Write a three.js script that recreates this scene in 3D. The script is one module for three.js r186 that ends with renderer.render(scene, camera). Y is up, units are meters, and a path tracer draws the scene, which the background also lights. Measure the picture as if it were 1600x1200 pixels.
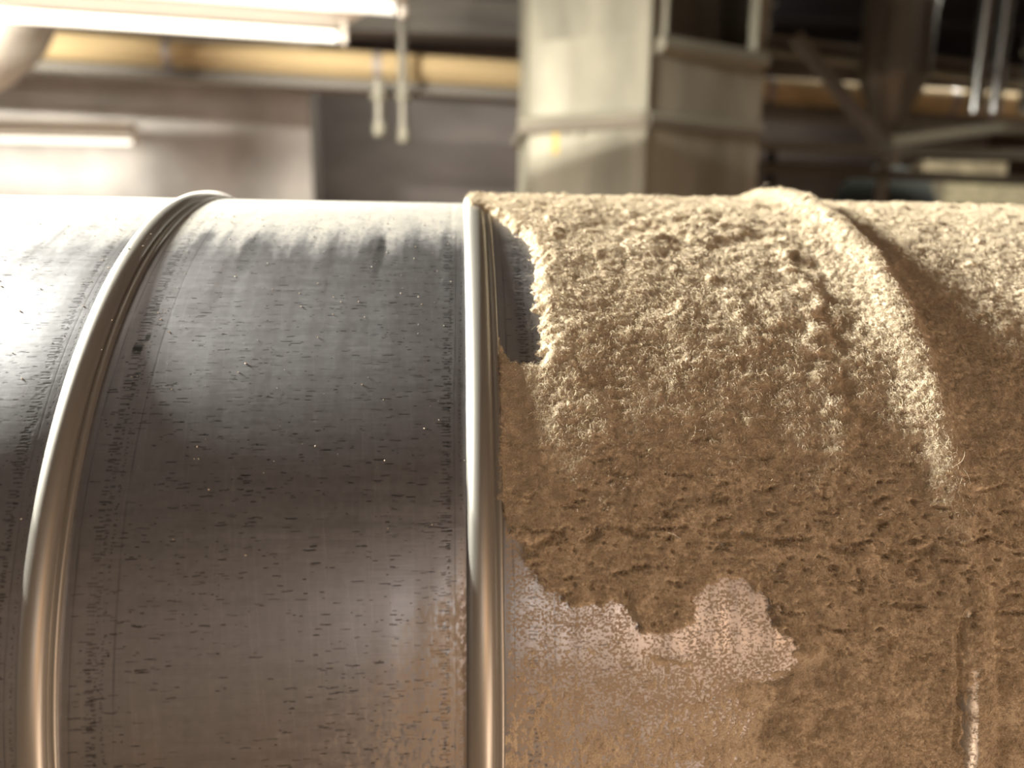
import * as THREE from 'three';
import { mergeGeometries } from 'three/addons/utils/BufferGeometryUtils.js';
import { RoundedBoxGeometry } from 'three/addons/geometries/RoundedBoxGeometry.js';
import { RectAreaLightUniformsLib } from 'three/addons/lights/RectAreaLightUniformsLib.js';

// ------------------------------------------------------------------ camera, light, exposure
const scene = new THREE.Scene();
scene.background = new THREE.Color(0x000000);
const R = 0.178, AXIS_Y = 2.1;                       // round duct: radius and height of its axis (runs along x at z = 0)
const camera = new THREE.PerspectiveCamera(2 * Math.atan(600 / 1109) * 180 / Math.PI, 4 / 3, 0.01, 60);
camera.position.set(0, AXIS_Y + 0.8775 * R, 1.9841 * R);
camera.rotation.order = 'YXZ';
camera.rotation.set(-0.1856, -0.0752, 0.0127);
camera.focus = 0.222;
camera.userData.fStop = 6.2;
scene.add(camera);
const renderer = new THREE.WebGLRenderer({ antialias: true });
renderer.toneMapping = THREE.LinearToneMapping;
renderer.toneMappingExposure = 1.0;
renderer.shadowMap.enabled = true;
RectAreaLightUniformsLib.init();
const TUBE_COLOR = new THREE.Color(1.0, 0.96, 0.82), WARM_COLOR = new THREE.Color(1.0, 0.70, 0.48), AMBER_COLOR = new THREE.Color(1.0, 0.52, 0.22), COOL_COLOR = new THREE.Color(1.0, 0.96, 0.88);
const POWER = { near: 180, far: 75, over: 2700, right: 420, recess: 110, warm: [0.75, 2.1, 2.1], cool: 0.9 };   // strengths of the room's own lamps, built below

// ------------------------------------------------------------------ helpers
let seed = 20177;
const rnd = () => { seed = (seed * 1664525 + 1013904223) >>> 0; return seed / 4294967296; };
const rr = (a, b) => a + (b - a) * rnd();
const clamp = (v, a = 0, b = 1) => v < a ? a : v > b ? b : v;
const smooth = (a, b, v) => { const t = clamp((v - a) / (b - a)); return t * t * (3 - 2 * t); };
const PERM = new Uint8Array(512);
{ const p = [...Array(256).keys()]; for (let i = 255; i > 0; i--) { const j = Math.floor(rnd() * (i + 1)); [p[i], p[j]] = [p[j], p[i]]; } for (let i = 0; i < 512; i++) PERM[i] = p[i & 255]; }
const GX = new Float32Array(256), GY = new Float32Array(256);
for (let i = 0; i < 256; i++) { const a = i / 256 * Math.PI * 2; GX[i] = Math.cos(a); GY[i] = Math.sin(a); }
function noise(x, y) {                               // 2-D gradient noise, about -0.7 .. 0.7
  const xi = Math.floor(x), yi = Math.floor(y), fx = x - xi, fy = y - yi, X = xi & 255, Y = yi & 255;
  const u = fx * fx * fx * (fx * (fx * 6 - 15) + 10), v = fy * fy * fy * (fy * (fy * 6 - 15) + 10);
  const a = PERM[PERM[X] + Y], b = PERM[PERM[X + 1] + Y], c = PERM[PERM[X] + Y + 1], d = PERM[PERM[X + 1] + Y + 1];
  const n0 = GX[a] * fx + GY[a] * fy, n1 = GX[b] * (fx - 1) + GY[b] * fy, n2 = GX[c] * fx + GY[c] * (fy - 1), n3 = GX[d] * (fx - 1) + GY[d] * (fy - 1);
  const p = n0 + u * (n1 - n0), q = n2 + u * (n3 - n2);
  return p + v * (q - p);
}
const fbm = (x, y, o = 4) => { let s = 0, a = 1; for (let i = 0; i < o; i++) { s += a * noise(x, y); x = x * 2.03 + 17.1; y = y * 2.03 + 5.3; a *= 0.5; } return s; };
function cells(x, y, k) {                            // distance to the nearest of jittered points, one per unit cell
  const xi = Math.floor(x), yi = Math.floor(y); let best = 9;
  for (let j = -1; j < 2; j++) for (let i = -1; i < 2; i++) { const h = PERM[PERM[(xi + i) & 255] + ((yi + j + k) & 255)], dx = xi + i + (h & 15) / 15 - x, dy = yi + j + (h >> 4) / 15 - y, d = dx * dx + dy * dy; if (d < best) best = d; }
  return Math.sqrt(best);
}
const pills = (x, y, k) => { const d = cells(x, y, k); return 1 - 1.5 * d * d; };
const billow = (x, y, o = 3) => { let s = 0, a = 1; for (let i = 0; i < o; i++) { s += a * (1 - 2.2 * Math.abs(noise(x, y))); x = x * 2.1 + 9.7; y = y * 2.1 + 31.3; a *= 0.5; } return s; };

const used = new Map();
const numbered = n => { const k = used.get(n) ?? 0; used.set(n, k + 1); return k ? `${n}_${String(k).padStart(3, '0')}` : n; };
function shade(o) { o.traverse(c => { if (c.isMesh) { c.castShadow = true; c.receiveShadow = true; } }); return o; }
function tag(o, label, category, group, kind) { Object.assign(o.userData, { label, category }); if (group) o.userData.group = group; if (kind) o.userData.kind = kind; return o; }
function thing(name, at, label, category, group) { const g = new THREE.Group(); g.name = numbered(name); g.position.set(...at); scene.add(g); return tag(g, label, category, group); }
function part(name, geometry, material, parent) { const m = new THREE.Mesh(geometry, material); m.name = name; parent.add(m); return shade(m); }
function structure(name, geometry, material, label) { const m = new THREE.Mesh(geometry, material); m.name = name; m.userData.kind = 'structure'; if (label) tag(m, label, name.split('_')[0]); scene.add(m); return shade(m); }
const box = (x0, x1, y0, y1, z0, z1) => new THREE.BoxGeometry(x1 - x0, y1 - y0, z1 - z0).translate((x0 + x1) / 2, (y0 + y1) / 2, (z0 + z1) / 2);
const rbox = (w, h, d, r = 0.004) => new RoundedBoxGeometry(w, h, d, 2, r);
const V = (x, y, z) => new THREE.Vector3(x, y, z);
function between(g, a, b) {                          // lays a geometry made along +y (length 1, centred) from a to b
  const d = b.clone().sub(a), l = d.length();
  return g.scale(1, l, 1).applyQuaternion(new THREE.Quaternion().setFromUnitVectors(V(0, 1, 0), d.normalize())).translate((a.x + b.x) / 2, (a.y + b.y) / 2, (a.z + b.z) / 2);
}
const rod = (a, b, r, n = 16) => between(new THREE.CylinderGeometry(r, r, 1, n), a, b);

// textures computed from a function of texel position: fills colour / surface / relief
function tex(w, h, fill, { srgb = false, repeat } = {}) {
  const d = new Uint8Array(w * h * 4);
  fill((x, y, r, g, b) => { const i = (y * w + x) * 4; d[i] = r; d[i + 1] = g; d[i + 2] = b; d[i + 3] = 255; }, w, h);
  const t = new THREE.DataTexture(d, w, h);
  t.magFilter = THREE.LinearFilter; t.minFilter = THREE.LinearMipmapLinearFilter; t.generateMipmaps = true;
  t.wrapS = t.wrapT = THREE.RepeatWrapping; if (srgb) t.colorSpace = THREE.SRGBColorSpace; if (repeat) t.repeat.set(...repeat); t.needsUpdate = true;
  return t;
}
const mottle = (amount, cell, stretch = 1) => tex(256, 256, (put, w, h) => { for (let y = 0; y < h; y++) for (let x = 0; x < w; x++) { const n = fbm(x / cell, y / cell * stretch, 5); const v = clamp(0.88 + amount * n) * 255; put(x, y, v, v, v); } }, { srgb: true });
const mat = (color, roughness, metalness = 0, extra = {}) => new THREE.MeshStandardMaterial({ color, roughness, metalness, ...extra });

// ------------------------------------------------------------------ materials
const mottled = mottle(0.22, 40), streaked = mottle(0.25, 50, 0.25);
const M = {
  wall: mat(0xcbc6c4, 0.9, 0, { map: mottled }),
  rearWall: mat(0xa39a98, 0.95, 0, { map: mottled }),
  darkWall: mat(0x6d6462, 0.95, 0, { map: mottled }),
  tanWall: mat(0x6e5c4c, 0.9, 0, { map: mottled }),
  floor: mat(0x735a44, 0.85, 0, { map: mottled }),
  ceiling: mat(0x6b6661, 0.95, 0, { map: mottled }),
  joist: mat(0x413f48, 0.8, 0, { map: streaked }),
  beam: mat(0x8d867f, 0.7, 0, { map: streaked }),
  galvanised: mat(0xaba697, 0.7, 0.2, { map: streaked }),
  galvanisedDull: mat(0xa8a298, 0.55, 0.6, { map: streaked }),
  darkSteel: mat(0x857d72, 0.45, 0.6, { map: streaked }),
  chrome: mat(0xb0b0b0, 0.16, 1),
  black: mat(0x141311, 0.7),
  jacket: mat(0xe6c99a, 0.8, 0, { map: mottled }),
  wrap: mat(0xcfc6bd, 0.75, 0, { map: mottled }),
  band: mat(0xa79e9c, 0.5, 0.3),
  enamel: mat(0xe4dcd2, 0.45),
  block: [0xcfc6a6, 0xc6bd9c, 0xd6cdae].map(c => mat(c, 0.9, 0, { map: mottled })),
  mortar: mat(0x7d7666, 0.95),
  plank: mat(0xb9ad93, 0.8, 0, { map: streaked }),
  green: mat(0x262e2a, 0.85, 0, { map: mottled }),
  tape: mat(0xc9a85c, 0.7),
  tube: new THREE.MeshStandardMaterial({ color: 0xffffff, emissive: TUBE_COLOR, emissiveIntensity: 1.6, roughness: 0.4 }),
  bulbWarm: new THREE.MeshStandardMaterial({ color: 0xffffff, emissive: WARM_COLOR, emissiveIntensity: 6, roughness: 0.4 }),
  bulbAmber: new THREE.MeshStandardMaterial({ color: 0xffffff, emissive: AMBER_COLOR, emissiveIntensity: 6, roughness: 0.4 }),
  bulbCool: new THREE.MeshStandardMaterial({ color: 0xffffff, emissive: COOL_COLOR, emissiveIntensity: 6, roughness: 0.4 }),
};

// ------------------------------------------------------------------ the room
const X0 = -4.2, X1 = 5.2, Z0 = -6.6, Z1 = 4.0, CEIL = 4.3;
structure('floor', box(X0 - 0.2, X1 + 0.2, -0.2, 0, Z0 - 0.2, Z1 + 0.2), M.floor, 'brown concrete floor of the plant room');
structure('ceiling', box(X0 - 0.2, X1 + 0.2, CEIL, CEIL + 0.2, Z0 - 0.2, Z1 + 0.2), M.ceiling, 'dark ceiling high over the pipes');
structure('wall_back', box(X0, X1, 0, CEIL, Z0 - 0.2, Z0), M.rearWall, 'dark brown wall at the far end behind the hanger rods');
structure('wall_front', box(X0, X1, 0, CEIL, Z1, Z1 + 0.2), M.tanWall, 'tan wall on the near side of the room');
structure('wall_left', box(X0 - 0.2, X0, 0, CEIL, Z0, Z1), M.darkWall, 'dark brownish wall where the round duct leaves the room');
structure('wall_right', box(X1, X1 + 0.2, 0, CEIL, Z0, Z1), M.tanWall, 'tan side wall beyond the chrome pipes');
structure('wall_partition', box(X0, -0.94, 0, CEIL, -4.75, -4.45), M.wall, 'pale grey partition wall lit by the lower strip light');
for (const [i, z] of [-6.1, -5.2, -4.15].entries()) structure(`trim_${i + 1}`, mergeGeometries([box(X0, X1, CEIL - 0.3, CEIL, z - 0.03, z + 0.03), box(X0, X1, CEIL - 0.33, CEIL - 0.3, z - 0.09, z + 0.09)]), M.joist, ['dark steel joist nearest the far wall', 'dark steel joist second from the far wall', 'dark steel joist nearest the yellow pipe'][i]);

// pale block wall at the right: each block a piece of its own
{
  const w = new THREE.Group(); w.name = 'wall_block'; w.userData.kind = 'structure'; tag(w, 'pale yellowish concrete block wall beyond the angle irons', 'wall'); scene.add(w);
  part('mortar', box(3.16, X1, 0, 2.80, -4.695, -4.505), M.mortar, w);
  const g = rbox(0.39, 0.19, 0.2, 0.006);
  for (let row = 0; row < 14; row++) for (let k = 0; k < 5; k++) {
    const x = 3.16 + 0.195 + k * 0.4 + (row % 2 ? 0.2 : 0); if (x > X1 - 0.1) continue;
    part(`block`, g, M.block[(row * 3 + k * 2) % 3], w).position.set(x, 0.1 + row * 0.2, -4.6 + 0.002 * ((row * 5 + k * 3) % 3));
  }
}

// ------------------------------------------------------------------ round duct: sheet, beads, roll marks
const BX = [-0.1126, 0.0070, 0.1494];                // where the rolled beads sit
const TX0 = -0.26, TX1 = 0.36;                       // stretch of duct the sheet-metal texture covers
const N = 2048, MMX = (TX1 - TX0) * 1000 / N, MMY = Math.PI * R * 1000 / N;   // texel size in millimetres (v covers half the girth)
const sheet = { tone: new Float32Array(N * N).fill(1), rough: new Float32Array(N * N), dust: new Float32Array(N * N), relief: new Float32Array(N * N).fill(0.5) };
{
  for (let j = 0; j < N; j++) {
    const deg = (j + 0.5) / N * 180 - 30;            // texture row: -30 degrees .. 150 degrees round the duct (0 = facing the camera side, 90 = top)
    for (let i = 0; i < N; i++) {
      const x = TX0 * 1000 + (i + 0.5) * MMX, y = (j + 0.5) * MMY, k = j * N + i;
      const spangle = noise(x / 2.2, y / 2.2) * 0.5 + noise(x / 0.8, y / 0.8) * 0.35;
      const roll = noise(x / 9, y / 0.55) * 0.6 + noise(x / 60, y / 3) * 0.5;     // faint rolling lines along the sheet
      const smear = fbm(x / 7, y / 70, 3);                                         // wiped smears round the girth
      sheet.tone[k] = 0.9 + 0.05 * spangle + 0.05 * roll + 0.10 * smear;
      sheet.rough[k] = 0.40 + 0.05 * spangle + 0.05 * roll - 0.10 * smear;
      sheet.relief[k] = 0.5 + 0.22 * roll + 0.12 * spangle;
      // settled dust on the upper side, wiped off in finger strokes with ragged lower ends
      const edge = 63.5 + 5.5 * fbm(x / 11, 3.1, 3) + 2.2 * noise(x / 2.4, y / 9) + (x < BX[0] * 1000 ? 1 + 6 * noise(x / 30, y / 30) : 0);
      let d = smooth(-4.5, 6.5, deg - edge) * (0.62 + 0.5 * noise(x / 1.1, y / 1.1) + 0.25 * noise(x / 6, y / 6));
      for (const [cx, cy, w, h] of [[-75.5, 60, 3.4, 5.0], [-29, 60.5, 2.2, 5.0]]) {
        const q = Math.hypot((x - cx) / w, (deg - cy) / h); d *= smooth(0.5, 1.25, q + 0.3 * fbm(x / 2, y / 6, 3));
        sheet.tone[k] *= 1 - 0.14 * (1 - smooth(0.5, 1.2, q));
      }
      // brown lint dust creeping over the bottom next to the middle bead
      const near = (x - (BX[1] * 1000 - 36)) / 34;
      const low = smooth(16, 2, deg + 5 * fbm(x / 9, y / 12, 3) - 12 * clamp(near)) * smooth(-0.6, 0.9, near + 0.8 * fbm(x / 3, y / 5, 4));
      if (x < BX[1] * 1000) d = Math.max(d, 0.75 * low * clamp(0.6 + 1.4 * fbm(x / 1.2, y / 2.2, 3)));
      // bare patches under the lint keep a speckled film of lint dust
      if (x > BX[1] * 1000 + 6) { const sp = noise(x / 0.55, y / 0.5) + 0.6 * noise(x / 1.3, y / 0.9) + 0.35 * noise(x / 6, y / 6); d = deg < 32 ? smooth(-0.22, 0.18, sp - 0.2 + 0.24 * smooth(15.5, 11, deg) + 0.3 * smooth(21, 26, deg)) : 0.25 * smooth(0.1, 0.4, sp); }
      sheet.dust[k] = clamp(d);
    }
  }
  const stroke = (x, y, w, h, f, dark = 0.55, groove = 0.3) => {      // dark worn stroke, millimetres
    const i0 = Math.floor((x - w / 2 - TX0 * 1000) / MMX), i1 = Math.ceil((x + w / 2 - TX0 * 1000) / MMX), j0 = Math.floor((y - h / 2) / MMY), j1 = Math.ceil((y + h / 2) / MMY);
    for (let j = j0; j <= j1; j++) for (let i = i0; i <= i1; i++) {
      if (i < 0 || i >= N || j < 0 || j >= N) continue;
      const px = TX0 * 1000 + (i + 0.5) * MMX - x, py = (j + 0.5) * MMY - y + (f ? 0.07 * Math.sin(px * 1.3 + x) : 0);
      const a = clamp(1.25 - Math.pow(Math.abs(px) / (w / 2 + 0.01), 4)) * clamp(1.3 - Math.abs(py) / (h / 2 + 0.01)); if (a <= 0) continue;
      const k = j * N + i; sheet.tone[k] *= 1 - dark * Math.min(1, a); sheet.relief[k] -= groove * Math.min(1, a);
    }
  };
  const GIRTH = Math.PI * R * 1000;
  for (let n = 0; n < 42000; n++) {                   // short dark scratches along the sheet
    const x = rr(TX0, TX1) * 1000, y = rr(0, GIRTH), m = fbm(x / 45, y / 60, 2); if (m < rr(-0.55, 0.35)) continue;
    const bx = Math.min(...BX.map(b => Math.abs(b * 1000 - x))); if (bx < 9) continue;
    const l = 0.6 + 3.4 * Math.pow(rnd(), 2.2); stroke(x, y, l, rr(0.2, 0.38), true, rr(0.12, 0.5), 0.22);
  }
  for (const b of BX) {                              // roll marks of the beading machine either side of each bead
    for (const [off, w, dark, pitch] of [[-11.4, 2.6, 0.34, 0.95], [-10.2, 1.4, 0.3, 0.7], [-6.6, 0.6, 0.28, 0.9], [13.2, 2.8, 0.36, 1.0], [14.6, 1.6, 0.3, 0.8], [16.8, 0.8, 0.3, 1.0]]) for (let y = 0; y < GIRTH; y += pitch * rr(0.75, 1.25)) {
      const drift = 0.8 * noise(y / 60, b * 90 + off), s = 0.5 + 0.9 * fbm(y / 35, off, 2); if (rnd() < 0.25 || s < rr(-0.2, 0.35)) continue;
      stroke(b * 1000 + off + drift + rr(-0.3, 0.3), y + rr(-0.3, 0.3), w * rr(0.4, 1.2), rr(0.28, 0.6), false, clamp(dark * (0.6 + s * 0.5), 0, 0.8), 0.4);
    }
    for (const [off, w] of [[19.6, 0.45], [8.2, 0.4], [-8.3, 0.3]]) for (let y = 0; y < GIRTH; y += 0.5) stroke(b * 1000 + off + 0.5 * noise(y / 50, b * 50), y, w, 0.6, false, 0.12 + 0.2 * noise(y / 12, off), 0.2);
  }
  for (let n = 0; n < 60; n++) {                     // long faint wipe lines round the girth
    const x = rr(-110, 0), y0 = rr(60, 240), l = rr(15, 70), lean = rr(-0.02, 0.16);
    for (let y = 0; y < l; y += 0.4) stroke(x - lean * y, y0 + y, 0.4, 0.6, false, -0.025, 0);
  }
  stroke(-99.6, (44.5 + 30) / 180 * GIRTH, 3, 4, true, 0.45, 0); stroke(-97.5, (46 + 30) / 180 * GIRTH, 1.6, 3, true, 0.4, 0);
}
const u8 = v => clamp(v) * 255;
const sheetColor = tex(N, N, put => { for (let j = 0; j < N; j++) for (let i = 0; i < N; i++) { const k = j * N + i, t = sheet.tone[k], d = sheet.dust[k] * 0.85, [r, g, b] = TX0 + (i + 0.5) / N * (TX1 - TX0) > BX[1] || j < N * 0.36 ? [0.74, 0.67, 0.58] : [0.78, 0.755, 0.70]; put(i, j, u8((0.745 * t) * (1 - d) + r * d), u8((0.755 * t) * (1 - d) + g * d), u8((0.79 * t) * (1 - d) + b * d)); } }, { srgb: true });
const sheetSurface = tex(N, N, put => { for (let j = 0; j < N; j++) for (let i = 0; i < N; i++) { const k = j * N + i, d = sheet.dust[k]; put(i, j, 0, u8(sheet.rough[k] * (1 - d) + 0.9 * d), u8(1 - 0.9 * d)); } });
const sheetRelief = tex(N, N, put => { for (let j = 0; j < N; j++) for (let i = 0; i < N; i++) { const k = j * N + i, v = u8(sheet.relief[k] + sheet.dust[k] * 0.25 * (0.5 + noise(i / 2.5, j / 2.5))); put(i, j, v, v, v); } });
M.sheet = new THREE.MeshStandardMaterial({ color: 0xffffff, map: sheetColor, roughness: 1, roughnessMap: sheetSurface, metalness: 1, metalnessMap: sheetSurface, bumpMap: sheetRelief, bumpScale: 0.00006 });
const beadSurface = tex(512, 512, (put, w, h) => { for (let y = 0; y < h; y++) for (let x = 0; x < w; x++) { const n = noise(x / 5, y / 5), s = Math.max(0, noise(x / 2.2, y / 2.2) - 0.28) * 2; put(x, y, 0, u8(0.42 + 0.06 * n + s), u8(0.80 - s)); } });
M.bead = new THREE.MeshStandardMaterial({ color: 0xb2b1ae, roughness: 1, roughnessMap: beadSurface, metalness: 1, metalnessMap: beadSurface, bumpMap: beadSurface, bumpScale: 0.00004 });

function revolve(profile, uvOf, ripple = 0, steps = 360) {   // profile: [x, radius] pairs, closed ring round the duct axis
  const pos = [], uv = [], idx = [], n = profile.length;
  for (let s = 0; s <= steps; s++) {
    const deg = s / steps * 360 - 30, a = deg * Math.PI / 180, c = s === steps ? -30 * Math.PI / 180 : a;
    for (const [x, r0] of profile) {
      const r = r0 + (ripple ? ripple * (noise(x * 28, Math.cos(c) * 2.4 + 7) + noise(x * 12 + 3, Math.sin(c) * 3.2)) : 0);
      pos.push(x, r * Math.sin(c), r * Math.cos(c)); uv.push(...uvOf(x, (deg + 30) / 180));
    }
  }
  for (let s = 0; s < steps; s++) for (let i = 0; i < n - 1; i++) { const a = s * n + i, b = a + 1, c = a + n, d = c + 1; idx.push(a, b, c, b, d, c); }
  const g = new THREE.BufferGeometry();
  g.setAttribute('position', new THREE.Float32BufferAttribute(pos, 3)); g.setAttribute('uv', new THREE.Float32BufferAttribute(uv, 2)); g.setIndex(idx); g.computeVertexNormals();
  const nn = g.attributes.normal;                    // close the seam
  for (let i = 0; i < n; i++) { const q = V(nn.getX(i), nn.getY(i), nn.getZ(i)).add(V(nn.getX(steps * n + i), nn.getY(steps * n + i), nn.getZ(steps * n + i))).normalize(); nn.setXYZ(i, q.x, q.y, q.z); nn.setXYZ(steps * n + i, q.x, q.y, q.z); }
  return g;
}
const duct = thing('round_duct', [0, AXIS_Y, 0], 'large round galvanised duct with rolled beads crossing the foreground', 'duct');
const sheetUV = (x, v) => [(x - TX0) / (TX1 - TX0), v];
const span = (a, b, n) => Array.from({ length: n + 1 }, (_, i) => [a + (b - a) * i / n, R]);
const cuts = [X0, ...BX, X1];
const hem = 0.0008;
for (let i = 0; i < 4; i++) {
  const a = cuts[i] + (i ? 0.0048 : 0), b = cuts[i + 1] - (i < 3 ? 0.0042 : 0);
  const long = i === 0 || i === 3;
  const prof = long ? (i === 0 ? [[a, R], [a + 1.5, R], [a + 3, R], [-1.0, R], ...span(-0.5, b, 24)] : [...span(a, 0.55, 24), [1.0, R], [2.5, R], [b, R]]) : span(a, b, 24);
  part('duct_section', revolve([[a, R - hem], ...prof, [b, R - hem]], sheetUV, 0.00012), M.sheet, duct);
}
{
  const prof = [[-0.0052, -0.0006], [-0.0050, 0.0000]];
  for (let k = 0; k <= 18; k++) { const t = k / 18 * Math.PI; prof.push([-0.0008 - 0.0040 * Math.cos(t), 0.0001 + 0.0034 * Math.pow(Math.sin(t), 0.85)]); }
  prof.push([0.0036, 0.0009], [0.0048, 0.00105], [0.0056, 0.0009], [0.0057, -0.0008]);
  for (const b of BX) part('bead', revolve(prof.map(([x, r]) => [b + x, R + r]), (x, v) => [x * 60, v * 30]), M.bead, duct);
}

// ------------------------------------------------------------------ lint blanket on the duct
const POLY_STRIP = [[8, 74], [14.8, 71.5], [20.6, 67.6], [23.8, 64.6], [27.2, 61.7], [27.8, 57.4], [25.4, 52.6], [26.8, 48.6], [26.6, 45.1], [25, 42.6], [17.7, 42.6], [14.8, 43.6], [11.9, 45.9], [8, 48]];
const POLY_GAP = [[8, 29], [12.4, 27.6], [15, 25.6], [17.7, 24.4], [18.5, 22.7], [22, 21.2], [27.5, 19.8], [33, 18.6], [36.6, 18.9], [46.8, 19.1], [48.5, 17.6], [51, 16.4], [56, 16], [62, 16.4], [67, 17.1], [67.3, 18.3], [68.4, 19.7], [76, 20.9], [84, 20.6], [89, 18.7], [90, 16.4], [96.4, 15.2], [97, 12.8], [88.3, 11.6], [75, 11.7], [60, 13.4], [47.4, 15], [32.7, 14.9], [23.6, 14.8], [8, 14.8]];
const DEG = Math.PI * R * 1000 / 180;                // millimetres of girth per degree
for (const p of [POLY_STRIP, POLY_GAP]) for (const q of p) q[1] *= DEG;
function outside(poly, x, y) {                       // distance in mm to a bare patch: positive outside, negative inside
  let d = 1e9, inside = false;
  for (let i = 0, j = poly.length - 1; i < poly.length; j = i++) {
    const [ax, ay] = poly[j], [bx, by] = poly[i], ex = bx - ax, ey = by - ay, t = clamp(((x - ax) * ex + (y - ay) * ey) / (ex * ex + ey * ey));
    d = Math.min(d, (x - ax - ex * t) ** 2 + (y - ay - ey * t) ** 2);
    if ((ay > y) !== (by > y) && x < (bx - ax) * (y - ay) / (by - ay) + ax) inside = !inside;
  }
  return (inside ? -1 : 1) * Math.sqrt(d);
}
function lintHeight(x, y) {                          // x along the duct, y round the girth, both mm; height over the sheet in mm
  const deg = y / DEG, b3 = BX[2] * 1000;
  const wx = x + 2.2 * noise(x / 9, y / 9 + 40), wy = y + 2.2 * noise(x / 9 + 80, y / 9);
  // body of the blanket
  const crown = smooth(28, 60, deg), beyond = smooth(150, 175, x);
  let h = 2.2 + 0.9 * crown - 0.9 * beyond * crown + 1.0 * fbm(wx / 34, wy / 34, 2) + 0.55 * fbm(wx / 11 + 5, wy / 10, 2);
  // pilled, curly surface: strong on the upper side, felted lower down
  const curl = 0.30 + 0.70 * smooth(24, 46, deg + 9 * noise(x / 26, y / 26 + 8)), cx = x + 0.9 * noise(x / 2.1, y / 2.1), cy = y + 0.9 * noise(x / 2.1 + 40, y / 2.1);
  h += curl * (0.5 * pills(cx / 4.4, cy / 3.8, 7) * smooth(-0.3, 0.35, noise(wx / 10, wy / 10 + 60)) + 0.58 * pills(cx / 2.1, cy / 1.9, 3) + 0.34 * pills(x / 1.2, y / 1.15, 90)) + 0.12 * noise(x / 0.9, y / 0.85);
  const lump = noise(wx / 6.5 + 11, wy / 5.5 + 70); if (lump > 0.26) h += (lump - 0.26) * (1.8 + 2.4 * smooth(44, 60, deg)) * smooth(8, 30, deg);
  // torn places near the crown: hollows with tufted rims
  const torn = Math.exp(-(((x - 90) / 34) ** 2) - (((deg - 66) / 5.5) ** 2)), t1 = fbm(wx / 12 + 1.7, wy / 8, 3); h += torn * (t1 > 0 ? 3.2 * t1 : 4.6 * t1);
  const hollow = Math.exp(-(((x - 66) / 13) ** 2) - (((deg - 66.5) / 2.3) ** 2)); h -= hollow * 2.2;
  // a rolled seam of lint before the third bead
  const seam = Math.exp(-(((x - 119 - 0.10 * (y - 150) + 3 * noise(y / 20, 5)) / 4.0) ** 2)) * smooth(28, 40, deg) * smooth(68, 58, deg); h += seam * (0.4 + 2.6 * noise(wx / 6, wy / 5));
  const furrow = Math.exp(-(((x - 127 - 0.10 * (y - 150) + 3 * noise(y / 20, 5)) / 3.2) ** 2)) * smooth(28, 40, deg) * smooth(66, 56, deg); h -= furrow * (0.5 + 1.6 * noise(wx / 5 + 9, wy / 5));
  // drape over the third bead: gentle on its near side, steeper on the far side
  const dx = x - b3 + 1.2 * noise(y / 17, 9.2), side = dx < 0 ? 9 : 5.0, ridge = Math.exp(-((dx / side) ** 2));
  h += ridge * (3.1 * smooth(24, 54, deg) + 2.3);
  // ragged pits and cracks in the lower half, mostly along the duct
  const band = smooth(7, 17, deg) * smooth(40, 24, deg);
  const frag = 0.28 * noise(x / 1.5, y / 1.2) + 0.20 * noise(x / 0.8 + 7, y / 0.7);
  const pit = noise(wx / 8 + 33, wy / 2.6 + 9) + frag; if (pit > 0.28) h -= band * Math.min(2.3, (pit - 0.28) * 10);
  const pin = noise(x / 2.4 + 13, y / 1.7 + 29) + frag * 0.8; if (pin > 0.34) h -= band * Math.min(1.5, (pin - 0.34) * 9);
  const line = deg - (24.3 + 1.3 * Math.sin((x - 20) / 24) + 1.2 * noise(x / 8, 3) + 0.8 * frag);
  if (x > 18 && x < 140) h -= 2.0 * Math.exp(-((line / 0.42) ** 2)) * smooth(-0.15, 0.15, noise(x / 9, 21) + 0.5 * frag) + 0.5 * smooth(0, -1.6, line) * smooth(-6, -1.6, line);
  // bottom: only a thin film over the sheet on the near side, soft lint further along
  const film = smooth(15.5, 13, deg - 3.2 * smooth(58, 44, x) + 1.5 * noise(x / 6, 77)) * smooth(120, 82, x + 26 * fbm(x / 22, y / 13, 3));
  const filmH = -0.2 + 0.42 * fbm(x / 1.6, y / 3.4, 4) + 0.20 * noise(x / 0.7, y / 0.9) + 0.25 * noise(x / 16, y / 16) + 0.22 * smooth(13, 2, deg) + 0.3 * smooth(50, 110, x);
  h = h * (1 - film) + filmH * film;
  const soft = smooth(24, 8, deg) * smooth(100, 140, x); h = h * (1 - 0.35 * soft) + 0.35 * soft * 1.2;
  // bare streaks where the third bead shows through low down
  const streak = Math.exp(-(((x - (b3 - 5.2) - 0.6 * noise(y / 9, 4)) / 1.3) ** 2)) * smooth(17.5, 15.5, deg) * smooth(3.5, 6.5, deg); h -= streak * (1.6 + 4 * noise(x / 1.5, y / 6));
  const groove = Math.exp(-(((x - (b3 + 8)) / 2.2) ** 2)) * smooth(20, 17, deg); h -= groove * 1.2;
  h *= 1 - 0.62 * smooth(31, 15, x) * smooth(56, 46, deg) * smooth(22, 30, deg);   // worn thin beside the middle bead
  // torn edges of the bare patches
  const rag = 1.5 * fbm(x / 3.2, y / 3.2, 4) + 0.6 * noise(x / 0.8, y / 0.8);
  const d1 = outside(POLY_STRIP, x, y) + 0.9 * rag, d2 = outside(POLY_GAP, x, y) + 1.3 * rag;
  h = Math.min(h, (d1 + 2.4 * fbm(x / 4.5, y / 3.5 + 30, 3) + 0.6) * (0.85 + 0.9 * noise(x / 5, y / 5 + 3)), film > 0.5 ? (d2 + 2.6 * fbm(x / 6, y / 2.5, 3) + 0.8) * 0.22 : d2 * 1.8);
  // edge against the middle bead
  const top = smooth(68, 74, deg), lim = 12.3 - 8.5 * top - 1.2 * smooth(38, 30, deg) * smooth(26, 30, deg);
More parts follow.
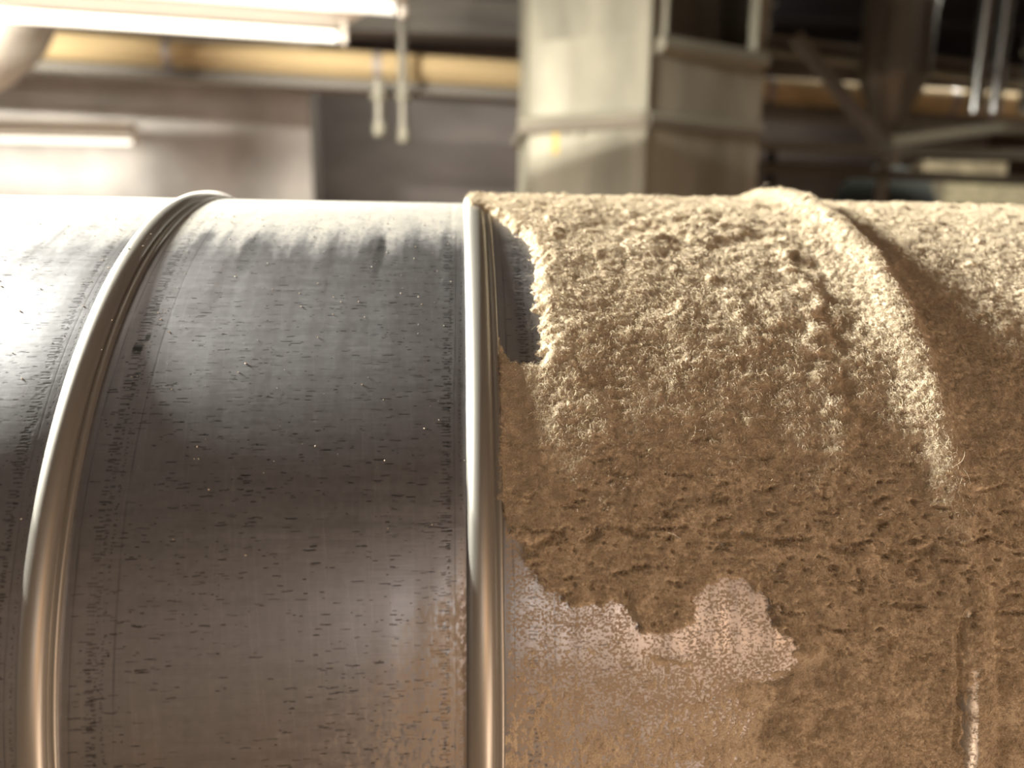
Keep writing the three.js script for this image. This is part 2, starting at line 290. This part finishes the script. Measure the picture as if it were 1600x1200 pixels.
  h = Math.min(h, (x - lim + 0.6 * rag) * (1.6 + 1.4 * top) + 0.1 + (x < 14 ? 3.4 * top * smooth(3, 7, x) : 0));
  return clamp(h, -0.9, 13);
}
const lint = thing('lint_blanket', [0, AXIS_Y, 0], 'thick matted beige lint clinging to the round duct', 'lint');
lint.userData.kind = 'stuff';
const lintTint = tex(512, 512, (put, w, h) => { for (let y = 0; y < h; y++) for (let x = 0; x < w; x++) { const n = fbm(x / 60, y / 60, 5) * 0.10 + noise(x / 3, y / 3) * 0.10 + noise(x / 1.4, y / 1.4) * 0.10; put(x, y, u8(0.80 + n), u8(0.745 + n), u8(0.665 + n * 0.95)); } }, { srgb: true });
const lintRelief = tex(1024, 1024, (put, w, h) => { for (let y = 0; y < h; y++) for (let x = 0; x < w; x++) { const v = u8(0.5 + 0.45 * noise(x / 4, y / 4) + 0.4 * noise(x / 1.9 + 9, y / 1.9) + 0.25 * (0.3 - Math.abs(noise(x / 9, y / 3)))); put(x, y, v, v, v); } });
M.lint = new THREE.MeshPhysicalMaterial({ color: 0xffffff, map: lintTint, roughness: 1, bumpMap: lintRelief, bumpScale: 0.00035, sheen: 0.4, sheenRoughness: 0.6, sheenColor: new THREE.Color(0.9, 0.85, 0.75), specularIntensity: 0.1 });
M.fibre = new THREE.MeshPhysicalMaterial({ color: new THREE.Color(0.66, 0.58, 0.47), roughness: 0.9, specularIntensity: 0.2 });
{
  const xs = [], ys = [];
  for (let x = 3; x < 300; x += x < 190 ? 0.36 : 0.5) xs.push(x);
  for (let x = 300; x < 700; x += 4) xs.push(x);
  for (let d = -40; d < -8; d += 0.5) ys.push(d * DEG);
  for (let y = -8 * DEG; y < 93 * DEG; y += y < 40 * DEG ? 0.37 : 0.34) ys.push(y);
  for (let d = 93; d < 140; d += 0.5) ys.push(d * DEG);
  const nx = xs.length, ny = ys.length, pos = new Float32Array(nx * ny * 3), uv = new Float32Array(nx * ny * 2), H = new Float32Array(nx * ny);
  for (let j = 0; j < ny; j++) for (let i = 0; i < nx; i++) {
    const k = j * nx + i, fade = smooth(-38, -14, ys[j] / DEG) * smooth(139, 110, ys[j] / DEG) * smooth(699, 500, xs[i]);
    const h = H[k] = Math.max(-0.9, lintHeight(xs[i], ys[j]) * fade - 0.9 * (1 - fade)), r = R + h / 1000, a = ys[j] / DEG * Math.PI / 180;
    pos[3 * k] = xs[i] / 1000; pos[3 * k + 1] = r * Math.sin(a); pos[3 * k + 2] = r * Math.cos(a);
    uv[2 * k] = xs[i] / 90; uv[2 * k + 1] = ys[j] / 90;
  }
  const idx = [];
  for (let j = 0; j < ny - 1; j++) for (let i = 0; i < nx - 1; i++) {
    const a = j * nx + i, b = a + 1, c = a + nx, d = c + 1;
    if (H[a] <= -0.85 && H[b] <= -0.85 && H[c] <= -0.85 && H[d] <= -0.85) continue;
    idx.push(a, b, c, b, d, c);
  }
  const g = new THREE.BufferGeometry();
  g.setAttribute('position', new THREE.BufferAttribute(pos, 3)); g.setAttribute('uv', new THREE.BufferAttribute(uv, 2)); g.setIndex(new THREE.BufferAttribute(new Uint32Array(idx), 1)); g.computeVertexNormals();
  part('matted_lint', g, M.lint, lint).userData.kind = 'stuff';
  console.log('lint triangles', idx.length / 3);

  // curled loose fibres standing in the surface of the blanket
  const tuft = (count, size, radius) => {
    const list = [];
    for (let n = 0; n < count; n++) {
      const a = rr(0, 6.28), l = size * rr(0.5, 1.3), p = V(rr(-0.4, 0.4) * size, rr(-0.15, 0.1) * size, rr(-0.4, 0.4) * size), pts = [];
      let dir = a, rise = rr(0.0, 0.9), turn = rr(-1.3, 1.3);
      for (let s = 0; s < 5; s++) { pts.push(p.clone()); dir += turn; rise -= rr(0.0, 0.5); p.add(V(Math.cos(dir), rise * 0.6, Math.sin(dir)).multiplyScalar(l / 4)); }
      list.push(new THREE.TubeGeometry(new THREE.CatmullRomCurve3(pts), 5, radius * rr(0.7, 1.3), 3, false));
    }
    return mergeGeometries(list);
  };
  const kinds = Array.from({ length: 5 }, () => tuft(8, 0.0021, 0.000045)), each = 17000;
  kinds.push(tuft(1, 0.009, 0.00003));
  const up = V(0, 1, 0), nrm = g.attributes.normal, m4 = new THREE.Matrix4(), q = new THREE.Quaternion(), q2 = new THREE.Quaternion(), tint = new THREE.Color();
  const iMax = xs.findIndex(x => x > 270), jMin = ys.findIndex(y => y > -6 * DEG), jMax = ys.findIndex(y => y > 100 * DEG);
  for (const [n, geo] of kinds.entries()) {
    const count = n < 5 ? each : 500, im = new THREE.InstancedMesh(geo, M.fibre, count); im.name = 'loose_fibres'; im.userData.kind = 'stuff';
    let c = 0, guard = 0;
    while (c < count && guard++ < count * 30) {
      const i = Math.floor(rr(0, iMax)), j = Math.floor(rr(jMin, jMax)), k = j * nx + i; if (H[k] < (n < 5 ? 0.12 : 1)) continue;
      if (H[k] < 0.6 && rnd() < 0.55) continue;
      const nv = V(nrm.getX(k), nrm.getY(k), nrm.getZ(k));
      q.setFromUnitVectors(up, nv).multiply(q2.setFromAxisAngle(up, rr(0, 6.28)));
      const s = rr(0.55, 1.25) * (H[k] < 0.6 ? 0.6 : 1);
      m4.compose(V(pos[3 * k], pos[3 * k + 1], pos[3 * k + 2]), q, V(s, s, s)); im.setMatrixAt(c, m4);
      const t = rr(0.85, 1.12); im.setColorAt(c, tint.setRGB(t, t * rr(0.97, 1.01), t * rr(0.92, 1.0))); c++;
    }
    im.count = c; im.castShadow = im.receiveShadow = true; lint.add(im);
  }
}

// specks of dust on the bare sheet
{
  const g = new THREE.IcosahedronGeometry(0.00016, 0), p = g.attributes.position;
  for (let i = 0; i < p.count; i++) { const s = 1 + 0.8 * noise(p.getX(i) * 9000 + 3, p.getY(i) * 9000 + p.getZ(i) * 5000); p.setXYZ(i, p.getX(i) * s * 1.3, p.getY(i) * s * 0.7, p.getZ(i) * s); }
  const count = 900, im = new THREE.InstancedMesh(g, mat(new THREE.Color(0.75, 0.7, 0.62), 0.9), count), m4 = new THREE.Matrix4(), q = new THREE.Quaternion();
  for (let c = 0; c < count; c++) {
    const deg = 20 + 55 * Math.pow(rnd(), 0.6) + rr(-4, 4), a = deg * Math.PI / 180, x = rr(-0.2, 0.003), s = 0.35 + 1.5 * Math.pow(rnd(), 4);
    q.setFromAxisAngle(V(1, 0, 0), Math.PI / 2 - a); const q2 = new THREE.Quaternion().setFromAxisAngle(V(0, 1, 0), rr(0, 6.28)); q.multiply(q2);
    const onBead = Math.abs(x - BX[0]) < 0.006; const r = R + 0.00008 + (onBead ? 0.0035 : 0);
    m4.compose(V(x, r * Math.sin(a), r * Math.cos(a)), q, V(s, s, s)); im.setMatrixAt(c, m4);
  }
  im.name = 'dust_specks'; im.position.set(0, AXIS_Y, 0); tag(im, 'tiny pale dust specks scattered over the bare duct metal', 'dust', null, 'stuff'); im.castShadow = im.receiveShadow = true; scene.add(im);
}

// ------------------------------------------------------------------ lamps of the room
// a strip light: pan, tubes with caps and holders; its own light sits right under the glowing face of each tube
function stripLight(label, center, length, turn, tubes, skew, intensity, drop, bare) {
  const t = thing('strip_light', center, label, 'light'); t.rotation.y = turn;
  const w = tubes.length > 1 ? 0.38 : 0.13, hw = w / 2, sh = new THREE.Shape();
  sh.moveTo(-length / 2 - skew * hw, -hw); sh.lineTo(length / 2 - skew * hw, -hw); sh.lineTo(length / 2 + skew * hw, hw); sh.lineTo(-length / 2 + skew * hw, hw); sh.closePath();
  const pan = new THREE.ExtrudeGeometry(sh, { depth: 0.012, bevelEnabled: true, bevelSize: 0.004, bevelThickness: 0.003, bevelSegments: 2 }).rotateX(Math.PI / 2).translate(0, 0.05, 0);
  if (!bare) part('reflector_pan', pan, M.enamel, t);
  part('ballast_housing', rbox(length * 0.98, 0.06, 0.11, 0.008).translate(0, 0.08, 0), M.enamel, t);
  const L = length - 0.06;
  for (const z of tubes) {
    const cx = skew * z;
    const tube = part('tube', rod(V(cx - L / 2, 0, z), V(cx + L / 2, 0, z), 0.014, 20), M.tube, t);
    for (const s of [-1, 1]) {
      part('tube_cap', rod(V(cx + s * (L / 2), 0, z), V(cx + s * (L / 2 + 0.012), 0, z), 0.0146, 20), M.band, tube);
      part('lamp_holder', rbox(0.016, 0.06, 0.03, 0.004).translate(cx + s * (L / 2 + 0.02), 0.012, z), M.enamel, t);
    }
    for (const tilt of bare ? [-0.35, 0.35, -2.3, 2.3] : [-0.35, 0.35]) {
      const light = new THREE.RectAreaLight(TUBE_COLOR, Math.abs(tilt) > 1 ? intensity * 0.25 : intensity, L, 0.022); light.name = 'tube_glow';
      light.position.set(cx, -0.0155 * Math.cos(tilt), z + 0.0155 * Math.sin(tilt)); light.rotation.x = -Math.PI / 2 + tilt * -1; t.add(light);
    }
  }
  for (const s of [-1, 1]) part('hanger_wire', rod(V(s * length * 0.4, 0.1, 0), V(s * length * 0.4, drop, 0), 0.003, 8), M.band, t);
  return t;
}
stripLight('twin-tube strip light at the upper edge, nearest to the round duct', [-0.81, 2.80, -1.48], 1.22, 0.11, [-0.131, 0.131], 0.55, POWER.near, CEIL - 2.80);
stripLight('single-tube strip light lower and farther off, before the grey partition', [-2.52, 2.86, -4.2], 1.24, 0, [0], 0, POWER.far, CEIL - 2.86);
stripLight('twin-tube strip light overhead out of the frame, left of the round duct', [-2.1, 3.3, -0.6], 1.22, 0, [-0.085, 0.085], 0, POWER.over, CEIL - 3.3, true);

stripLight('single-tube strip light high over the block wall, out of the frame', [3.3, 4.12, -4.0], 1.24, 0, [0], 0, POWER.right, CEIL - 4.12);

stripLight('single-tube strip light high in the dark recess, hidden above the frame', [-0.1, 4.17, -5.65], 1.24, 0, [0], 0, POWER.recess, CEIL - 4.17);
// globe lamps hanging on cords behind the viewer, seen only as glints in the bare sheet and as the warm light on the lint
function pendantLamp(label, at, material, color, power, r) {
  const t = thing('pendant_lamp', at, label, 'lamp');
  part('globe', new THREE.SphereGeometry(r, 32, 20), material, t);
  part('gallery', new THREE.LatheGeometry([[r * 0.55, r * 0.86], [r * 0.6, r * 0.9], [r * 0.45, r * 1.1], [0.02, r * 1.35], [0.012, r * 1.6], [0, r * 1.6]].map(p => new THREE.Vector2(...p)), 28), M.darkSteel, t);
  part('cord', rod(V(0, r * 1.55, 0), V(0, CEIL - at[1] - 0.02, 0), 0.005, 10), M.black, t);
  part('ceiling_rose', new THREE.CylinderGeometry(0.02, 0.05, 0.03, 24).rotateX(Math.PI).translate(0, CEIL - at[1] - 0.015, 0), M.enamel, t);
  const l = new THREE.PointLight(color, power, 0, 2); l.castShadow = true; l.shadow.radius = r / 0.02; l.name = 'globe_glow'; t.add(l);
}
pendantLamp('amber globe lamp hanging behind the viewer', [0.62, 2.26, 1.62], M.bulbAmber, AMBER_COLOR, POWER.warm[0], 0.10);
pendantLamp('white globe lamp straight behind the viewer', [0.30, 2.5, 2.7], M.bulbCool, COOL_COLOR, POWER.cool, 0.09);

// two warm globe lamps on low floor stands in front of the duct, below the frame: the warm light on the lower lint
function standLamp(label, x, y, z, power, r) {
  const t = thing('stand_lamp', [x, 0, z], label, 'lamp');
  part('foot', new THREE.LatheGeometry([[0, 0], [0.16, 0], [0.16, 0.012], [0.05, 0.03], [0.015, 0.06], [0, 0.06]].map(p => new THREE.Vector2(...p)), 32), M.darkSteel, t);
  part('pole', rod(V(0, 0.05, 0), V(0, y - r * 1.1, 0), 0.012), M.darkSteel, t);
  part('gallery', new THREE.CylinderGeometry(r * 0.55, r * 0.2, r * 0.4, 28).translate(0, y - r * 1.02, 0), M.darkSteel, t);
  part('globe', new THREE.SphereGeometry(r, 32, 20).translate(0, y, 0), M.bulbWarm, t);
  const l = new THREE.PointLight(WARM_COLOR, power, 0, 2); l.position.set(0, y, 0); l.castShadow = true; l.shadow.radius = r / 0.02; l.name = 'globe_glow'; t.add(l);
}
standLamp('warm globe lamp on a floor stand, nearer the duct', 0.95, 1.35, 1.35, POWER.warm[1], 0.12);
standLamp('warm globe lamp on a floor stand, farther to the right', 1.9, 1.4, 1.5, POWER.warm[2], 0.12);

// ------------------------------------------------------------------ pipes and steel beyond the duct
{
  const a = V(X0, 3.30, -3.62), b = V(X1, 3.02, -3.62);
  const t = thing('insulated_pipe', [0, 0, 0], 'yellowish insulated pipe running across behind the square plenum', 'pipe');
  part('jacket', rod(a, b, 0.07, 32), M.jacket, t);
  for (let k = 0; k < 9; k++) { const p = a.clone().lerp(b, (k + 0.62) / 9), d = b.clone().sub(a).normalize().multiplyScalar(0.02); part('strap_band', rod(p.clone().sub(d), p.clone().add(d), 0.0725, 32), M.band, t); }
  const u = thing('steel_channel', [0, 0, 0], 'grey steel channel just below the yellowish pipe', 'beam');
  const dir = -0.03;
  part('web', between(new THREE.BoxGeometry(0.05, 1, 0.09), V(X0, 3.075 + X0 * dir, -3.64), V(X1, 3.075 + X1 * dir, -3.64)), M.beam, u);
  part('lower_flange', between(new THREE.BoxGeometry(0.012, 1, 0.16), V(X0, 3.043 + X0 * dir, -3.60), V(X1, 3.043 + X1 * dir, -3.60)), M.beam, u);
  const v = thing('steel_beam', [0, 0, 0], 'grey steel beam with flanges above the yellowish pipe', 'beam');
  part('web', box(X0, 1.9, 3.52, 3.72, -4.215, -4.2), M.beam, v); part('lower_flange', box(X0, 1.9, 3.50, 3.52, -4.29, -4.12), M.beam, v); part('upper_flange', box(X0, 1.9, 3.72, 3.74, -4.29, -4.12), M.beam, v);
}
function hanger(label, x, y0, z, r, y1) {
  const t = thing('hanger_rod', [x, 0, z], label, 'hanger', 'pipe hangers');
  part('rod', rod(V(0, y0, 0), V(0, y1, 0), r), M.galvanisedDull, t);
  part('nut', new THREE.CylinderGeometry(r * 1.9, r * 1.9, 0.03, 6).translate(0, 3.005, 0), M.galvanised, t);
  const back = -3.518 - z; part('bracket', rbox(0.05, 0.035, 0.02 - back, 0.004).translate(0, 3.043 - x * 0.03, (back + 0.02) / 2), M.galvanised, t);
  part('end_sleeve', rod(V(0, y0, 0), V(0, y0 + 0.06, 0), r * 1.35), M.galvanised, t);
}
hanger('longer grey hanger rod below the yellowish pipe', -0.28, 2.79, -3.45, 0.022, CEIL);
hanger('shorter grey hanger rod left of the longer one', -0.40, 2.82, -3.46, 0.026, 3.09);

// sheet-metal plenum, hollow, with an opening in its right-hand face
{
  const t = thing('plenum', [0, 0, 0], 'tall galvanised sheet-metal plenum with a flange joint and dark opening', 'plenum');
  const foot = [V(0.262, 0, -2.4), V(0.648, 0, -2.2), V(1.14, 0, -2.4), V(1.14, 0, -2.9), V(0.262, 0, -2.9)];
  const face = (a, b, y0, y1, hole) => {
    const w = a.distanceTo(b), s = new THREE.Shape([[0, y0], [w, y0], [w, y1], [0, y1]].map(p => new THREE.Vector2(...p)));
    if (hole) s.holes.push(new THREE.Path(hole.map(p => new THREE.Vector2(p[0] * w, p[1]))));
    const d = b.clone().sub(a).normalize(), q = new THREE.Matrix4().makeBasis(d, V(0, 1, 0), V(-d.z, 0, d.x).multiplyScalar(1));
    return new THREE.ExtrudeGeometry(s, { depth: 0.012, bevelEnabled: false }).translate(0, 0, -0.012).applyMatrix4(q).translate(a.x, 0, a.z);
  };
  const hole = [[0.13, 2.965], [0.86, 2.965], [0.86, 3.75], [0.13, 3.75]];
  for (const [y0, y1] of [[0, 2.715], [2.719, CEIL]]) {
    for (let k = 0; k < 5; k++) part('sheet_panel', face(foot[k], foot[(k + 1) % 5], y0, y1, k === 1 && y0 > 1 ? hole : null), M.galvanised, t);
  }
  part('corner_fold', rod(V(0.648, 0, -2.199), V(0.648, CEIL, -2.199), 0.008, 12), M.galvanised, t);
  for (let k = 0; k < 3; k++) {
    const a = foot[k === 2 ? 4 : k].clone(), b = foot[k === 2 ? 0 : k + 1].clone(); if (k === 0) a.x -= 0.035;
    const g = y => { const p = a.clone().setY(y), q = b.clone().setY(y); const d = q.clone().sub(p).normalize(), n = V(-d.z, 0, d.x); return between(new THREE.BoxGeometry(1, 1, 1).scale(0.034, 1, 0.016), p.add(n.clone().multiplyScalar(0.012)), q.add(n.multiplyScalar(0.012))); };
    part('flange', g(2.722), M.galvanised, t); part('flange_lip', g(2.703), M.galvanisedDull, t);
  }
  const a = foot[1], b = foot[2], at = s => a.clone().lerp(b, s).add(V(0, 0, 0)), n = V(-(b.z - a.z), 0, b.x - a.x).normalize();
  const sill = (s0, s1, y, h, dp) => { const p = at(s0).setY(y).add(n.clone().multiplyScalar(dp / 2)), q = at(s1).setY(y).add(n.clone().multiplyScalar(dp / 2)); return between(new THREE.BoxGeometry(dp, 1, h).rotateY(0), p, q); };
  part('opening_sill', sill(0.05, 0.96, 2.952, 0.05, 0.045), M.galvanised, t);
  part('opening_frame', mergeGeometries([[0.11], [0.885]].map(([s]) => rod(at(s).setY(2.97).add(n.clone().multiplyScalar(0.008)), at(s).setY(3.76).add(n.clone().multiplyScalar(0.008)), 0.012, 12))), M.galvanised, t);
  part('duct_tape', new THREE.PlaneGeometry(0.022, 0.075, 3, 6).applyMatrix4(new THREE.Matrix4().makeRotationY(-0.478)).translate(0.352, 2.645, -2.3505), new THREE.MeshStandardMaterial({ color: 0xc9a85c, roughness: 0.7, side: THREE.DoubleSide }), t);
  for (const [s, y] of [[0.30, 2.685], [0.44, 2.68], [0.58, 2.69], [0.9, 2.69]]) { const p = foot[0].clone().lerp(foot[1], s); part('bolt', new THREE.CylinderGeometry(0.011, 0.011, 0.012, 6).rotateX(Math.PI / 2).rotateY(-0.478).translate(p.x - 0.003, y, p.z + 0.006), M.galvanised, t); }
}

// cyclone hopper, brace, struts, chrome pipes at the right
{
  const t = thing('cyclone_hopper', [2.125, 0, -3.2], 'dark steel cyclone tapering to a cone above the angle irons', 'hopper');
  part('barrel', new THREE.LatheGeometry([[0.155, 3.10], [0.16, 3.12], [0.16, 3.40], [0.165, 3.41], [0.165, 3.44], [0.16, 3.45], [0.16, CEIL]].map(p => new THREE.Vector2(...p)), 40), M.darkSteel, t);
  part('cone', new THREE.LatheGeometry([[0.03, 2.80], [0.035, 2.83], [0.155, 3.10]].map(p => new THREE.Vector2(...p)), 40), M.darkSteel, t);
  part('outlet', rod(V(0, 2.2, 0), V(0, 2.82, 0), 0.03), M.darkSteel, t);
  const b = thing('diagonal_brace', [0, 0, 0], 'slim diagonal steel brace descending towards the cone tip', 'brace');
  part('bar', between(new THREE.BoxGeometry(0.045, 1, 0.012), V(1.53, 3.235, -3.0), V(2.075, 2.69, -3.0)), M.galvanisedDull, b);
  part('bar_flange', between(new THREE.BoxGeometry(0.012, 1, 0.045), V(1.516, 3.221, -3.02), V(2.061, 2.676, -3.02)), M.galvanisedDull, b);
  for (const [s, p] of [[0, [1.56, 3.205]], [1, [2.045, 2.72]]]) part('bolt', new THREE.CylinderGeometry(0.014, 0.014, 0.016, 6).rotateX(Math.PI / 2).translate(p[0], p[1], -2.99), M.galvanised, b);
  const s = thing('strut_channel', [0, 0, 0], 'pale strut channel passing behind the dark cyclone', 'strut');
  part('channel_back', between(new THREE.BoxGeometry(0.05, 1, 0.006), V(1.56, 3.33, -3.52), V(3.4, 3.17, -3.52)), M.darkSteel, s);
  for (const [dy, name] of [[-0.035, 'lower_flange'], [0.035, 'upper_flange']]) part(name, between(new THREE.BoxGeometry(0.022, 1, 0.05), V(1.56, 3.33 + dy, -3.50), V(3.4, 3.17 + dy, -3.50)), dy < 0 ? M.galvanised : M.galvanisedDull, s);
  const iron = (label, p, q, m) => {
    const g = thing('angle_iron', [0, 0, 0], label, 'angle iron', 'angle irons under the cyclone');
    part('upright_leg', between(new THREE.BoxGeometry(0.045, 1, 0.007), p, q), m, g); part('flat_leg', between(new THREE.BoxGeometry(0.007, 1, 0.06), p.clone().add(V(0, -0.022, 0.03)), q.clone().add(V(0, -0.022, 0.03))), m, g);
  };
  iron('grey angle iron lying level below the cone tip', V(1.25, 2.745, -2.95), V(3.6, 2.725, -2.95), M.galvanisedDull);
  iron('pale angle iron rising to the right above the level one', V(1.95, 2.765, -2.86), V(3.3, 2.955, -2.86), M.galvanised);
  iron('dark angle iron lowest of the three, above the block wall', V(1.3, 2.66, -3.05), V(3.6, 2.60, -3.05), M.darkSteel);
  const pipe = (label, x, z, r, y0, couplings) => {
    const g = thing('vertical_pipe', [x, 0, z], label, 'pipe', 'shiny vertical pipes');
    part('pipe_wall', rod(V(0, y0, 0), V(0, CEIL, 0), r, 32), M.chrome, g);
    for (const y of couplings) part('coupling', rod(V(0, y - 0.035, 0), V(0, y + 0.035, 0), r * 1.16, 32), M.chrome, g);
  };
  pipe('slim shiny vertical pipe nearest to the dark cyclone', 2.19, -2.68, 0.030, 2.86, [3.02, 3.36]);
  pipe('slim shiny vertical pipe between its slim neighbour and the thick one', 2.29, -2.70, 0.026, 2.86, [3.0, 3.4]);
  pipe('thick shiny vertical pipe at the right edge', 2.41, -2.62, 0.062, 2.86, [3.13]);
  const k = thing('green_tank', [2.62, 0, -4.0], 'dark green domed tank peeping over the lint by the block wall', 'tank');
  part('shell', new THREE.LatheGeometry([[0, 2.80], [0.06, 2.795], [0.16, 2.76], [0.25, 2.68], [0.29, 2.58], [0.3, 2.45], [0.3, 0.1], [0.26, 0]].map(p => new THREE.Vector2(...p)), 40), M.green, k);
  part('fill_cap', new THREE.CylinderGeometry(0.04, 0.045, 0.04, 20).translate(0, 2.815, 0), M.black, k);
  const d = thing('black_post', [1.56, 0, -3.25], 'narrow black post beside the plenum', 'post');
  part('post_shaft', rbox(0.04, 2.78, 0.04, 0.005).translate(0, 1.39, 0), M.black, d); part('foot_plate', rbox(0.12, 0.012, 0.12, 0.004).translate(0, 0.006, 0), M.black, d);
  const w = thing('timber_plank', [3.6, 2.80, -4.6], 'short pale plank lying on the block wall top', 'plank');
  part('board', rbox(0.62, 0.10, 0.16, 0.006).translate(-0.1, 0.05, 0), M.plank, w);
}

// wrapped duct elbow hanging at the upper left
{
  const t = thing('wrapped_duct', [0, 0, 0], 'fat pale wrapped duct elbow behind the near strip light', 'duct');
  const curve = new THREE.CatmullRomCurve3([V(-1.62, CEIL - 0.02, -2.62), V(-1.60, 3.6, -2.58), V(-1.61, 3.2, -2.52), V(-1.80, 2.97, -2.5), V(-2.25, 2.92, -2.48), V(-3.2, 2.93, -2.45), V(X0 + 0.03, 2.93, -2.45)]);
  const g = new THREE.TubeGeometry(curve, 120, 0.2, 40), p = g.attributes.position, nn = g.attributes.normal;
  for (let i = 0; i < p.count; i++) { const k = 0.012 * fbm(p.getX(i) * 9, p.getY(i) * 9 + p.getZ(i) * 5, 3); p.setXYZ(i, p.getX(i) + nn.getX(i) * k, p.getY(i) + nn.getY(i) * k, p.getZ(i) + nn.getZ(i) * k); }
  g.computeVertexNormals(); part('wrap', g, M.wrap, t);
  for (const u of [0.30, 0.43, 0.56, 0.72]) { const c = curve.getPointAt(u), d = curve.getTangentAt(u).multiplyScalar(0.016); part('collar', rod(c.clone().sub(d), c.clone().add(d), 0.213, 40), M.band, t); }
}

renderer.render(scene, camera);
